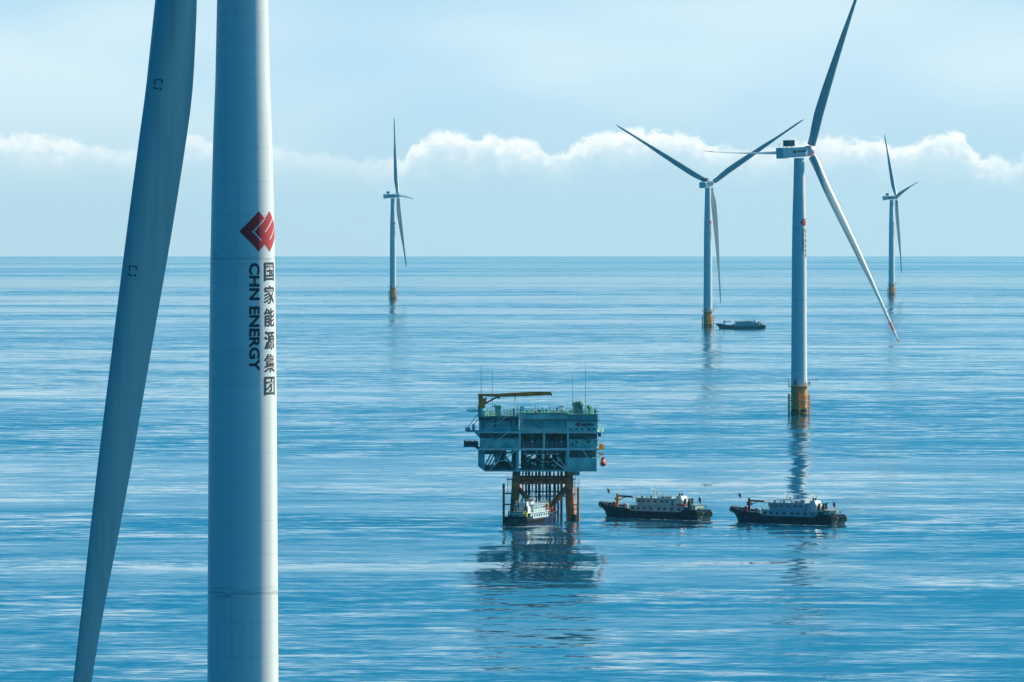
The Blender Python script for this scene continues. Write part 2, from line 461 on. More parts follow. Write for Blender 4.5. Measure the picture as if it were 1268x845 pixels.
def blade_mesh(hub, n, u, w_, theta, pitch, cone=rad(4.2), prebend=3.2, bands=True):
    d_ = w_*math.cos(theta)+u*math.sin(theta)
    tang = w_*math.sin(theta)-u*math.cos(theta)
    bd = (d_*math.cos(cone)+n*math.sin(cone)).normalized()
    nn = (n*math.cos(cone)-d_*math.sin(cone)).normalized()
    rings = []; mis = []; frames = []
    rs = [0, 1.5, 3]+[3+83*(i/44)**.97 for i in range(1, 44)]+[84.6, 85.4, 85.85, 86]
    red = [i for i in range(len(rs)) if bands and (rs[i] > 83.9 or 75 < rs[i] < 79.5)]
    for i, r in enumerate(rs):
        tw = rad(12)*max(0, 1-r/60)**1.5+pitch
        e = tang*math.cos(tw)+nn*math.sin(tw)          # chord direction
        f = nn*math.cos(tw)-tang*math.sin(tw)          # suction side
        o = hub+bd*(HUB_R+r)+f*prebend*(r/BL)**2.2
        rings.append([o+e*a+f*b_ for a, b_ in section(r)])
        frames.append((r, o, e, f)); mis.append(1 if i in red else 0)
    s = MB(); s.loft(rings, mis=mis)
    return s, frames

def wind_turbine(px, Y, adir, thetas, label, phi0=0.0, pitch=rad(80), marks=False, bands=False, cone=rad(4.2)):
    p = at(px, Y)
    root = thing('wind_turbine', label, 'wind turbine', p, 0, 'offshore wind turbines')
    # tower with emblem and lettering
    s = MB(); s.lathe([(tower_r(z), z) for z in [11.62]+[z for z, _ in PROF if z > 12]], 96)
    tw = s.build('tower', M['tower'], root, smooth=True)
    view = math.atan2(-p.x, p.y)            # angle at which the camera side lies
    ph = phi0+view
    k_ = .0693
    eb = poly_bm(emblem_polys(k_))
    for v in eb.verts: v.co += Vector((0, 76.95, 0))
    em = bm_obj(wrap(eb, ph, .02), 'emblem', M['red'], tw)
    lb = poly_bm(emblem_lines(k_))
    for v in lb.verts: v.co += Vector((0, 76.95, 0))
    bm_obj(wrap(lb, ph, .035), 'emblem_line', M['white'], em)
    rows = []
    for i, chh in enumerate('国家能源集团'):
        zt = 74.3-i*1.955
        for q, (ax_, az_) in enumerate(((-.018, -.018), (.018, .018))):
            g_ = fit(text_bm(chh, 2, .02), 2.03+ax_, 3.53+ax_, zt-1.59+az_, zt-.03+az_)
            for v in g_.verts: v.co.z = .008*q
            rows.append(g_)
    bm_obj(wrap(merge(rows), ph), 'chinese_lettering', M['ink'], tw)
    bm_obj(wrap(fit(text_bm('CHN ENERGY', 2, .065), .56, 1.54, 65.0, 74.25, rot=True), ph), 'latin_lettering', M['ink'], tw)
    # foundation piece
    s = MB(); s.lathe([(3.22, -4), (3.22, 11.3), (3.35, 11.3), (3.35, 11.6)], 64)
    tp = s.build('transition_piece', M['yellow'], root, smooth=True)
    s = MB(); s.lathe([(3.24, -.5), (3.27, 1.2), (3.24, 2.4)], 48, cap=False); s.build('splash_zone', M['growth'], tp)
    s = MB(); s.lathe([(3.36, 11.32), (4.3, 11.32), (4.3, 11.55), (3.36, 11.55)], 40, cap=False)
    pf = s.build('platform', M['yellow'], tp)
    ring = [(4.2*math.cos(a*math.pi/10), 4.2*math.sin(a*math.pi/10), 11.55) for a in range(21)]
    MB().rail(ring, 1.2, 1.3, .04).build('railing', M['yellow'], pf)
    s = MB()
    for z in (8.2, 5.9, 3.5, .9):
        s = MB(); ps = [(4.2*math.cos(a*math.pi/16), 4.2*math.sin(a*math.pi/16), z) for a in range(33)]
        s.path(ps, .15, 5); s.build('fender_ring', M['yellow'], tp)
    for a in (2, 20, 92, 160, 178, 200, 270, 340):
        x, y = 4.2*math.cos(rad(a)), 4.2*math.sin(rad(a)); s = MB()
        s.tube((x, y, -.6), (x, y, 8.5), .22, n=6)
        for z in (1.5, 6.8): s.tube((x, y, z), (x*.78, y*.78, z), .1, n=5)
        s.build('boat_fender', M['yellow'], tp)
    s = MB()
    for dxx in (-.25, .25): s.tube((dxx-1.2, -3.62, -.6), (dxx-1.2, -3.62, 11.4), .06, n=5)
    for i in range(30): s.tube((-1.45, -3.62, i*.4), (-.95, -3.62, i*.4), .03, n=4)
    s.build('ladder', M['steel'], tp)
    s = MB(); s.tube((4.0, -1.0, 11.55), (4.0, -1.0, 14.2), .16, n=8); s.tube((3.5, -1.0, 14.1), (7.4, -1.2, 14.4), .11, n=6)
    s.box(3.7, 4.3, -1.3, -.7, 12.4, 13.2)
    s.build('davit_crane', M['steel'], tp)
    s = MB(); s.tube((-4.1, 0, 11.5), (-4.1, 0, 14.6), .07, n=5); s.box(-4.3, -3.9, -.2, .2, 13.2, 13.7)
    s.build('navigation_lamp_post', M['yellow'], tp)
    s = MB(); s.box(-.55, .55, -3.27, -3.18, 12.3, 14.4)
    s.bm.transform(Matrix.Rotation(rad(-30), 4, 'Z')); s.build('door', M['steel'], tw)
    # nacelle, yawed along adir
    a = Vector((adir[0], adir[1], 0)).normalized(); yaw = math.atan2(a.y, a.x)
    RZ = Matrix.Rotation(yaw, 4, 'Z') @ Matrix.Translation((0, 0, 105)) @ Matrix.Rotation(rad(-3), 4, 'Y')
    s = MB()
    prof = [(-2.0, -2.0), (2.0, -2.0), (2.3, -1.6), (2.3, 1.5), (2.0, 1.9), (-2.0, 1.9), (-2.3, 1.5), (-2.3, -1.6)]
    st = [(-6.8, 1.0), (-6.0, 1.0), (1.6, 1.0), (3.0, .88), (3.3, .8)]
    s.loft([[(x, y*q, z*q) for y, z in prof] for x, q in st])
    s.bm.transform(RZ); na = s.build('nacelle', M['nacelle'], root, bevel=.15)
    s = MB(); s.box(-9.4, -6.81, -2.5, 2.5, -2.25, 2.05); s.box(-9.6, -9.4, -2.1, 2.1, -1.8, 1.6)
    s.bm.transform(RZ); s.build('rear_cabin', M['nacelle'], na, bevel=.1)
    s = MB(); s.box(-5.9, -3.5, -2.4, 2.4, 2.45, 4.9)
    for yy in (-2, 2): s.tube((-4.7, yy, 1.85), (-4.7, yy, 2.5), .12, n=5)
    for i in range(9): s.box(-6.0, -5.9, -2.2+i*.5, -2.05+i*.5, 2.6, 4.8)
    s.bm.transform(RZ); s.build('cooler', M['cooler'], na)
    s = MB(); s.tube((-8.5, -1.4, 2.0), (-8.5, -1.4, 3.6), .05, n=5); s.bm.transform(RZ); s.build('wind_vane', M['steel'], na)
    s = MB(); s.tube((-8.5, 1.4, 2.0), (-8.5, 1.4, 3.3), .05, n=5); s.ball((-8.5, 1.4, 3.3), .2)
    s.bm.transform(RZ); s.build('obstruction_lamp', M['steel'], na)
    for sd in (-1, 1):
        bmx = fit(text_bm('国家能源集团', 1.0, .02), -2.3*1, 1.7, -.15, .65)
        for v in bmx.verts: v.co = Vector((v.co.x*(-sd) if sd > 0 else v.co.x, sd*2.33, v.co.y))
        bmx.transform(RZ); bm_obj(bmx, 'nacelle_lettering', M['ink'], na)
        be = poly_bm(emblem_polys(.028))
        for v in be.verts: v.co = Vector(((-4.4+v.co.x) if sd < 0 else 4.4-v.co.x, sd*2.33, .25+v.co.y))
        be.transform(RZ); bm_obj(be, 'nacelle_emblem', M['red'], na)
    # rotor
    tilt = rad(5); n = (a*math.cos(tilt)+Vector((0, 0, math.sin(tilt)))).normalized()
    u_ = Vector((a.y, -a.x, 0)); w_ = (-a*math.sin(tilt)+Vector((0, 0, math.cos(tilt))))
    hub = Vector((0, 0, 105))+n*5.0
    s = MB(); rings = []
    for xx, r in ((-1.9, 1.9), (-1.6, 2.1), (0.2, 2.15), (1.1, 1.9), (1.8, 1.35), (2.2, .7), (2.35, .15)):
        rings.append([hub+n*xx+(u_*math.cos(t)+w_*math.sin(t))*r for t in [2*math.pi*i/28 for i in range(28)]])
    s.loft(rings); s.build('hub', M['nacelle'], root, smooth=True)
    for i, th in enumerate(thetas):
        s, fr = blade_mesh(hub, n, u_, w_, rad(th), pitch, cone, bands=bands)
        tree = BVHTree.FromBMesh(s.bm)
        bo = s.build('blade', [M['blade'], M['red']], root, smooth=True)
        if marks and i == marks-1:
            cl = Vector((0, 0, CAM_H))-p
            for r_, cf in marks_at:
                fr_ = min(fr, key=lambda q: abs(q[0]-r_)); nxt = fr[fr.index(fr_)+1]
                t_ = (r_-fr_[0])/(nxt[0]-fr_[0]); o = fr_[1].lerp(nxt[1], t_); e = fr_[2]
                c_ = o+e*cf; tocam = (cl-c_).normalized()
                dn = (nxt[1]-fr_[1]).normalized()
                side = dn.cross(tocam).normalized()
                s2 = MB()
                def pt_(x, y):
                    q = c_+side*x+dn*y+tocam*8
                    h = tree.ray_cast(q, -tocam)
                    return (h[0] if h[0] else c_)+tocam*.03
                hw, hh, tk = .34, .44, .09
                for x0, x1, y0, y1 in ((-hw, -hw+tk, -hh, -.12), (-hw, -hw+tk, .2, hh), (hw-tk, hw, -hh, .05), (hw-tk, hw, .25, hh),
                                       (-hw+tk, .1, -hh, -hh+tk), (-.05, hw-tk, hh-tk, hh), (.2, hw-tk, -hh, -hh+tk), (-hw+tk, -.15, hh-tk, hh)):
                    s2.face([s2.bm.verts.new(pt_(x, y)) for x, y in ((x0, y0), (x1, y0), (x1, y1), (x0, y1))])
                s2.build('receptor_mark', M['ink'], bo)
    return root
marks_at = [(13.2, .35), (29.3, .25)]
A = (.854, .52)
wind_turbine(300.4, 674, (-.90, -.44), [180, 60, 300], 'huge foreground wind turbine tower with large red emblem and blade hanging down beside it', 0, marks=1, cone=rad(4.1))
wind_turbine(989.5, 3133, A, [28, 148, 268], 'tall wind turbine behind the right-hand crew ship, with red bands near its blade tip', rad(13), bands=True, pitch=rad(90))
wind_turbine(876.5, 5771, (.46, .888), [178, 58, -61], 'wind turbine standing beside the distant ship with two blades raised in a wide V', rad(25), pitch=rad(170))
wind_turbine(486.5, 7981, (.994, .11), [-29, 91, 211], 'small distant wind turbine alone on the left, seen edge-on over calm water', rad(20), pitch=rad(76))
wind_turbine(1104, 8442, (.985, .17), [-42, 78, 198], 'smallest distant wind turbine at the far right with one white blade pointing right', rad(20), pitch=rad(102))

# ------------------------------------------------------------------ offshore substation
SY = 2030.0; SS = SY/FPX
def SX(px): return (px-668)*SS
def SZ(py): return (645.6-py)*SS
def substation():
    root = thing('offshore_substation', 'teal multi-deck offshore substation platform on rusty orange jacket legs in the sea', 'substation', at(668, SY))
    D = 21.0   # depth of the topside
    def B(s, x0, x1, y0, y1, d0, d1): s.box(SX(x0), SX(x1), d0, d1, SZ(y1), SZ(y0)); return s
    # --- jacket
    for bx_, lo, hi in (('L', 634, 639.5), ('R', 710, 704.5)):
        for dd in (1.5, 17.5):
            off = 0 if dd < 5 else (3.5 if bx_ == 'L' else -3.5)
            s = MB(); s.tube((SX(lo+off*.5), dd, -6), (SX(hi+off*.2), dd, SZ(583)), 1.12, .98, n=20)
            lg = s.build('leg', M['yellow_rust'], root, smooth=True)
            zz = SZ(638); s = MB(); s.tube((SX(lo+off*.5)+.05, dd, -1), (SX(lo+off*.5)+(.1 if bx_ == 'L' else -.1), dd, zz), 1.16, 1.14, n=20, cap=False)
            s.build('splash_zone', M['growth'], lg)
    for dd in (1.5, 17.5):
        s = MB(); s.tube((SX(638), dd, SZ(598)), (SX(706), dd, SZ(598)), .5, n=12); s.build('brace', M['yellow_rust'], root, smooth=True)
        s = MB(); s.tube((SX(705), dd, SZ(603)), (SX(672), dd, SZ(640)), .52, n=12); s.build('brace', M['yellow_rust'], root, smooth=True)
        s = MB(); s.tube((SX(639), dd, SZ(603)), (SX(672), dd, SZ(640)), .52, n=12); s.build('brace', M['yellow_rust'], root, smooth=True)
    for xx in (637, 707):
        s = MB(); s.tube((SX(xx), 1.5, SZ(600)), (SX(xx), 17.5, SZ(632)), .52, n=12); s.build('brace', M['yellow_rust'], root, smooth=True)
        s = MB(); s.tube((SX(xx), 1.5, SZ(598)), (SX(xx), 17.5, SZ(598)), .52, n=12); s.build('brace', M['yellow_rust'], root, smooth=True)
    s = MB(); B(s, 636, 709, 592.2, 593.2, .4, 18.5)
    s.build('jacket_deck', M['yellow_rust'], root)
    MB().rail([(SX(636), .5, SZ(592.2)), (SX(709), .5, SZ(592.2))], 1.0, 1.6, .05).build('railing', M['recess'], root)
    for i, xx in enumerate((647.5, 651.5, 655.3, 659.5, 664, 668, 672.5, 677, 681, 686, 691.5, 695.5)):
        dd = 4+((i*5) % 11); s = MB(); s.tube((SX(xx), dd, -4), (SX(xx), dd, SZ(583.5)), .2+.08*(i % 3), n=10)
        s.build('riser_pipe', M['recess' if i % 3 else 'yellow_rust'], root, smooth=True)
    s = MB(); s.tube((SX(687.5), .4, -4), (SX(687.5), .4, SZ(600)), .24, n=10); s.build('riser_pipe', M['yellow_rust'], root, smooth=True)
    for y_ in (610, 615.5):
        s = MB(); s.tube((SX(648), 3.4, SZ(y_)), (SX(704), 3.4, SZ(y_)), .16, n=8); s.build('pipe_clamp_bar', M['darkred'], root)
    for xx, y0, y1, lx in ((623.7, 600, 645, 634), (716.2, 604.5, 652, 707)):
        s = MB()
        for dd in (0.2, 3.5):
            s.tube((SX(xx), dd, -2), (SX(xx), dd, SZ(y0)), .32, n=10)
            for yb in (625.5, 631 if xx > 700 else 612):
                s.tube((SX(xx), dd, SZ(yb)), (SX(lx), 1.5, SZ(yb)), .17, n=7)
        s.build('boat_landing', M['yellow' if xx > 700 else 'yellow_rust'], root)
    for x0, x1, xl in ((627.5, 634.5, 628.6), (709, 712.5, 711.8)):
        s = MB(); B(s, x0, x1, 594, 595, .3, 5)
        s.rail([(SX(x0), .4, SZ(594)), (SX(x1), .4, SZ(594))], 1.3, 1.0, .05)
        for q in (0, 1.1): s.tube((SX(xl)+q, .5, SZ(612 if x0 < 700 else 618)), (SX(xl)+q, .5, SZ(594)), .07, n=5)
        for i in range(9): s.tube((SX(xl), .5, SZ(612)+i*.42), (SX(xl)+1.1, .5, SZ(612)+i*.42), .04, n=4)
        B(s, x0, x1, 612, 612.8, .3, 3)
        s.build('access_platform', M['steel'], root)
    s = MB(); B(s, 704.5, 718, 584.3, 589.7, 2, 9); s.build('sump_tank', M['clad2'], root, bevel=.1)
    # --- decks
    def deck(x0, x1, y, t=2.2, m_='clad2', d0=0, d1=D):
        s = MB(); B(s, x0, x1, y-t*.5, y+t*.5, d0, d1)
        n = int((x1-x0)/4)
        for i in range(n): B(s, x0+4*i+1, x0+4*i+1.5, y+t*.5, y+t*.5+.9, d0+.3, d0+.6)
        return s.build('deck', M[m_], root)
    s = MB(); s.prism([(SX(600.5), SZ(584.6)), (SX(739), SZ(584.6)), (SX(739), SZ(582.6)), (SX(598), SZ(582.6))], 0, D); s.build('deck', M['clad2'], root)
    deck(592, 741, 556.8, 2.6, 'trim'); deck(591, 742, 536, 1.8, 'trim')
    # --- lowest level: columns, trusses, stairs, dark machinery seen through gaps
    for xx, wd in ((640.8, 3.6), (702.5, 2.6), (672, 1.4)):
        for dd in (.2, D-1.4):
            s = MB(); B(s, xx-wd/2, xx+wd/2, 557.9, 582.7, dd, dd+1); s.build('column', M['clad2'], root)
    s = MB(); s.prism([(SX(592), SZ(558)), (SX(600), SZ(558)), (SX(600), SZ(584)), (SX(592), SZ(578))], .1, D-.2)
    for i in range(8): B(s, 592.3+i, 592.6+i, 558.3, 577, -.02, .1)
    s.build('corner_module', M['clad2'], root)
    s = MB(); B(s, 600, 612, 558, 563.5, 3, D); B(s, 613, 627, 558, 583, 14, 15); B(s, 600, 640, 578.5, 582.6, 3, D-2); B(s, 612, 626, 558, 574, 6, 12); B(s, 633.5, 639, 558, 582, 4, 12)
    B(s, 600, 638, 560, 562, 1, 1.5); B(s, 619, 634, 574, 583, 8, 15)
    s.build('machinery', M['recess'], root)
    for x0 in (600, 604, 608.5, 612.5): MB().tube((SX(x0), 2, SZ(578)), (SX(x0+8.5), 2, SZ(562.5)), .22, n=5).build('truss_brace', M['clad2'], root)
    MB().tube((SX(626), 2, SZ(566)), (SX(635), 2, SZ(579)), .3, n=6).build('truss_brace', M['clad2'], root)
    s = MB(); s.stair((SX(606), SZ(582.5)), (SX(618), SZ(571)), y=-1.0); s.stair((SX(624), SZ(571)), (SX(638.5), SZ(558)), y=-1.0)
    B(s, 617.5, 624.5, 570.7, 571.3, -1, 0)
    s.build('staircase', M['trim'], root)
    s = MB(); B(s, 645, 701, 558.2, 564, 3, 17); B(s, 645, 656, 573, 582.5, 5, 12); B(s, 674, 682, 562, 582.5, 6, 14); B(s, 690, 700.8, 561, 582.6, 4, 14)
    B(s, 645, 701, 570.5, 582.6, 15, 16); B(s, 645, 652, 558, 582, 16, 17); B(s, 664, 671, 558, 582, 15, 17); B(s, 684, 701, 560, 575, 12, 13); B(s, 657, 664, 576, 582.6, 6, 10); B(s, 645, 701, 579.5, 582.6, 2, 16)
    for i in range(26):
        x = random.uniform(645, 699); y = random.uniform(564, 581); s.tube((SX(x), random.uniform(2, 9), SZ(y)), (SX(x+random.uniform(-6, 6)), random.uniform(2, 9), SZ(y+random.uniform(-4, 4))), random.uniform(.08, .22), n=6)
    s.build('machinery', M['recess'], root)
    s = MB()
    for i in range(34):
        x = random.uniform(646, 696); y = random.uniform(566, 578); r_ = random.uniform(.12, .4)
        if i % 3: s.tube((SX(x), 1.6, SZ(y)), (SX(x+random.uniform(-3, 3)), 1.9, SZ(y+random.uniform(-2, 2))), r_*.45, n=6)
        else: s.ball((SX(x), 1.7, SZ(y)), r_, 1, 8, 5)
    s.build('pipework', M['white'], root)
    s = MB(); s.tube((SX(649), -.1, SZ(563)), (SX(692), -.1, SZ(563)), .06, n=5)
    for x in (650, 664, 678, 690): s.tube((SX(x), -.1, SZ(563)), (SX(x), -.1, SZ(558)), .06, n=5)
    s.tube((SX(684), .1, SZ(570)), (SX(700), .1, SZ(582)), .16, n=6); s.tube((SX(702), .1, SZ(582)), (SX(690), .1, SZ(566)), .1, n=6)
    s.build('cable_tray', M['trim'], root)
    s = MB(); B(s, 704, 738.6, 567.5, 582.6, .4, 19)
    for i in range(17): B(s, 704.6+i*2.04, 705.6+i*2.04, 567.8, 582.4, .28, .42)
    s.prism([(SX(731), SZ(568)), (SX(732), SZ(567.5)), (SX(738.4), SZ(581)), (SX(737.4), SZ(581.5))], .05, .25)
    s.build('cable_room', M['clad'], root)
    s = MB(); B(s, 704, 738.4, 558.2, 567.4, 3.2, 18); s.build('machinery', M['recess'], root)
    MB().tube((SX(722), .2, SZ(558.5)), (SX(728), .2, SZ(567)), .12, n=5).build('truss_brace', M['clad'], root)
    MB().tube((SX(738.7), .2, SZ(558)), (SX(738.7), .2, SZ(583)), .25, n=6).build('column', M['clad'], root); MB().tube((SX(704), .2, SZ(558)), (SX(704), .2, SZ(583)), .2, n=6).build('column', M['clad'], root)
    # --- main deck level
    def module(name, x0, x1, y0, y1, d0, d1, m_='clad', rib=1.7, windows=(), wsz=(1.3, 1.6)):
        s = MB(); B(s, x0, x1, y0, y1, d0, d1)
        x = x0+.5
        while x < x1-.5: B(s, x, x+.45, y0+.2, y1-.2, d0-.12, d0+.02); x += rib
        o = s.build(name, M[m_], root)
        for wx, wy in windows:
            s = MB(); B(s, wx-wsz[0]/2, wx+wsz[0]/2, wy-wsz[1]/2, wy+wsz[1]/2, d0-.16, d0-.13); s.build('window', M['glass'], o)
        return o
    module('cladding_wall', 594, 642.8, 543.5, 555.4, 1.2, 19, 'clad')
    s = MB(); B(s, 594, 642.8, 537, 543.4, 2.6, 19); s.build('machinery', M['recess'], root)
    s = MB(); s.prism([(SX(588), SZ(536.9)), (SX(594), SZ(536.9)), (SX(594), SZ(543))], 1, 18); s.build('bracket', M['clad2'], root)
    s = MB(); s.stair((SX(600), SZ(556)), (SX(611), SZ(546)), y=-.9); s.stair((SX(616), SZ(546)), (SX(630), SZ(535)), y=-.9); B(s, 610.5, 616.5, 545.8, 546.3, -.9, 1.2)
    s.stair((SX(600), SZ(535)), (SX(611), SZ(525)), y=-.9); s.stair((SX(616), SZ(525)), (SX(628), SZ(515.5)), y=-.9); B(s, 610.5, 616.5, 524.8, 525.3, -.9, 1.2)
    s.build('staircase', M['trim'], root)
    s = MB(); B(s, 643.4, 703.4, 537, 555.4, 7, 18)
    for x in (646, 655, 664, 673, 682, 691, 699): B(s, x, x+6, 545, 555.4, 4.5, 7)
    s.build('machinery', M['recess'], root)
    s = MB()
    for x in (643.6, 673.6, 703.2): MB().tube((SX(x), .2, SZ(555.5)), (SX(x), .2, SZ(537)), .24 if x != 673.6 else .3, n=8).build('column', M['trim'], root)
    for x, y in ((658.5, 547.5), (695, 547.5)):
        s = MB(); s.ball((SX(x), 1.2, SZ(y)), .28, 1, 8, 6); s.tube((SX(x), 1.2, SZ(y)), (SX(x), 1.2, SZ(537)), .04, n=4); s.build('floodlight', M['white'], root)
    s = MB(); s.rail([(SX(644), .1, SZ(555.5)), (SX(703), .1, SZ(555.5))], 1.5, 1.0, .05)
    for x in range(648, 703, 6): s.tube((SX(x), 1.4, SZ(555.5)), (SX(x), 1.4, SZ(544+(x % 5))), .07, n=5)
    s.build('railing', M['rail'], root)
    module('cladding_wall', 704, 740, 545.3, 555.4, .6, 19, 'clad', 1.5, [(709, 551), (714, 548), (728.5, 548)], (2.4, 3.2))
    s = MB(); B(s, 704, 739.5, 537, 545, 1.6, 19); s.build('machinery', M['recess'], root)
    s = MB(); B(s, 703.6, 742, 544.6, 545.3, -.3, 1.6); s.build('ledge', M['clad2'], root)
    # --- upper level
    module('cladding_wall', 593, 642.4, 521.6, 535, 1.5, 19, 'clad2', 2.6, [(598, 527), (613, 526), (633, 525.5), (640, 525)], (1.6, 7))
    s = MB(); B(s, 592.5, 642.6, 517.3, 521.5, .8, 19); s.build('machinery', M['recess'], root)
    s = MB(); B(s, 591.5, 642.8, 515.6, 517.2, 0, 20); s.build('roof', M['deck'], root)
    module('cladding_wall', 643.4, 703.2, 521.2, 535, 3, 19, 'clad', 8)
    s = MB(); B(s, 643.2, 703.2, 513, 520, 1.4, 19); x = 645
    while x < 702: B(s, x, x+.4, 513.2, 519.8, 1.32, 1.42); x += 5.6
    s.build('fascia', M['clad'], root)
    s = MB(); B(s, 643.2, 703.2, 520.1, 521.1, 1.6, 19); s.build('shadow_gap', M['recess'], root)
    s = MB(); B(s, 642.9, 703.4, 511.6, 512.9, 1, 20); s.build('roof', M['deck'], root)
    s = MB(); s.rail([(SX(644), .2, SZ(535.2)), (SX(703), .2, SZ(535.2))], 1.25, 1.0, .06)
    B(s, 644, 703, 531.2, 534.8, .55, .62); s.build('railing', M['trim'], root)
    for x, c_ in ((648, 'red'), (649.5, 'white'), (670, 'glass'), (678, 'white'), (661, 'white')):
        s = MB(); B(s, x-.9, x+.9, 530.5, 534.8, .8, 1.6); s.build('equipment_cabinet', M[c_], root)
    s = MB(); B(s, 643.2, 645, 518, 535, .3, 1.2)
    for i in range(8): s.tube((SX(643.2+random.random()*6), .5, SZ(518+i*2)), (SX(645+random.random()*5), .9, SZ(519+i*2)), .12, n=5)
    s.build('pipework', M['white'], root)
    wl = module('control_room', 704, 740, 522, 535, .3, 19, 'clad', 9, [(707, 532), (714, 532), (721, 532), (729, 532), (736, 532)], (2.2, 2.2))
    s = MB(); B(s, 703.8, 740, 514.6, 521, .3, 19); x = 705
    while x < 739: B(s, x, x+.7, 514.8, 520.8, .18, .32); x += 1.9
    s.build('fascia', M['clad2'], root)
    s = MB(); B(s, 703.6, 743, 521.1, 521.9, -.5, 19); s.build('ledge', M['recess'], root)
    s = MB(); B(s, 703.4, 741, 513.2, 514.5, 0, 20); s.build('roof', M['deck'], root)
    be = poly_bm(emblem_polys(.0205))
    for v in be.verts: v.co = Vector((SX(713)+v.co.x, .145, SZ(526.2)+v.co.y*1.15))
    bm_obj(be, 'emblem', M['red'], wl)
    bt = fit(text_bm('国家能源集团', 1.0, .02), SX(720.5), SX(735.5), SZ(528.0), SZ(525.0))
    for v in bt.verts: v.co = Vector((v.co.x, .145, v.co.y))
    bm_obj(bt, 'lettering', M['ink'], wl)
    # --- outriggers on the left
    s = MB(); B(s, 580, 592, 508.7, 510.4, 1, 4); s.tube((SX(580), 2, SZ(508.7)), (SX(577.5), 2, SZ(508.9)), .15, n=6)
    s.tube((SX(581.5), 1.2, SZ(508)), (SX(581.5), 1.2, SZ(505.5)), .06, n=5); s.rail([(SX(582), 1.1, SZ(508.7)), (SX(592), 1.1, SZ(508.7))], .6, 1, .04)
    s.build('outrigger_platform', M['clad2'], root)
    s = MB(); s.prism([(SX(575.5), SZ(533.5)), (SX(577.5), SZ(535.5)), (SX(592), SZ(535.5)), (SX(592), SZ(534)), (SX(577), SZ(532.6))], .5, 6)
    s.rail([(SX(575.8), .6, SZ(533)), (SX(590), .6, SZ(533.6))], 1.1, .9, .06); B(s, 584.5, 588, 526.5, 534, 2, 4); B(s, 576.5, 582, 530.5, 534, 2, 5)
    s.tube((SX(578.5), .7, SZ(531)), (SX(591), .7, SZ(514)), .1, n=5); s.tube((SX(586), .7, SZ(527)), (SX(592), .7, SZ(520)), .1, n=5)
    s.build('outrigger_platform', M['clad2'], root)
    s = MB(); B(s, 574.2, 592, 552, 554.2, .3, 7); s.prism([(SX(587), SZ(554.2)), (SX(593), SZ(554.2)), (SX(593), SZ(558))], .5, 6)
    for i in range(9): B(s, 574.4+i*2, 575.4+i*2, 545.5+(i % 3)*.8, 552, 1, 5)
    B(s, 575, 592, 547.5, 552, 3, 6); s.rail([(SX(574.4), .4, SZ(552)), (SX(592), .4, SZ(552))], 1.4, .9, .06)
    s.build('radiator_platform', M['recess'], root)
    # --- platforms on the right with davits
    for y, nm in ((535.6, 'davit_platform'), (557, 'davit_platform')):
        s = MB(); B(s, 741, 748, y-.6, y+.9, 2, 9)
        s.rail([(SX(741), 2.1, SZ(y-.6)), (SX(748), 2.1, SZ(y-.6)), (SX(748), 8.9, SZ(y-.6))], 1.1, .8, .06)
        s.tube((SX(743), 4, SZ(y)), (SX(743.4), 4, SZ(y-7)), .22, n=6); s.tube((SX(743.4), 4, SZ(y-7)), (SX(747), 4, SZ(y-4)), .2, n=6)
        s.ball((SX(745.5), 4, SZ(y-2.2)), .5, 1, 8, 6)
        s.build(nm, M['yellow' if y > 540 else 'trim'], root)
    s = MB(); B(s, 740.5, 744.5, 537.5, 541.5, 2, 6); s.build('junction_box', M['recess'], root)
    s = MB(); s.tube((SX(740), 4, SZ(562)), (SX(748), 4, SZ(563.5)), .16, n=6); s.tube((SX(740), 4, SZ(568)), (SX(746), 4, SZ(563.2)), .12, n=6)
    for x in (744, 748): s.tube((SX(746.6), 4, SZ(563.3)), (SX(746.6)+(x-746)*.1, 4, SZ(568.6)), .04, n=4)
    s.build('davit', M['yellow'], root)
    # --- pedestal crane
    s = MB(); s.tube((SX(596), 3, SZ(515.6)), (SX(596), 3, SZ(503)), .95, .95, n=18)
    pc = s.build('pedestal_crane', M['clad2'], root, smooth=True)
    s = MB(); B(s, 592.5, 600.5, 494, 506, 2, 4.2); B(s, 592, 598, 489.5, 494, 2.2, 4); B(s, 600.5, 602.6, 493, 500.5, 2.2, 3.6)
    for i in range(4): B(s, 592.2, 602, 495+i*3, 495.6+i*3, 1.9, 2)
    s.build('crane_house', M['crane'], pc)
    s = MB(); s.prism([(SX(592), SZ(488.4)), (SX(614), SZ(488.3)), (SX(660), SZ(485.8)), (SX(682), SZ(485.8)), (SX(683.8), SZ(489)), (SX(683.5), SZ(491.6)), (SX(682), SZ(490.2)),
                       (SX(660), SZ(491.2)), (SX(618), SZ(492.3)), (SX(592), SZ(491.2))], 2.6, 3.7)
    s.build('boom', M['crane'], pc)
    s = MB(); s.tube((SX(600), 3.1, SZ(501)), (SX(617), 3.1, SZ(491.5)), .22, n=8); s.ball((SX(617.5), 3.1, SZ(493.3)), .35, 1, 8, 6); s.tube((SX(617.5), 3.1, SZ(491)), (SX(617.5), 3.1, SZ(493)), .1, n=5)
    s.build('lift_cylinder', M['darkred'], pc)
    s = MB(); s.tube((SX(638), 3.1, SZ(515.5)), (SX(638), 3.1, SZ(491.5)), .14, n=6); B(s, 636.8, 639.2, 490.9, 491.6, 2.6, 3.6); s.build('boom_rest', M['trim'], root)
    # --- masts and roof equipment
    for x, y0, y1 in ((595.7, 453, 489), (609.7, 457, 515), (709.4, 464, 513.5), (725.3, 450, 513.5), (663, 500, 511.5), (680.6, 501, 511.5), (738.6, 503, 513)):
        s = MB(); s.tube((SX(x), 5, SZ(y1)), (SX(x), 5, SZ(y0)), .10, .035, n=6); s.build('antenna', M['steel'], root)
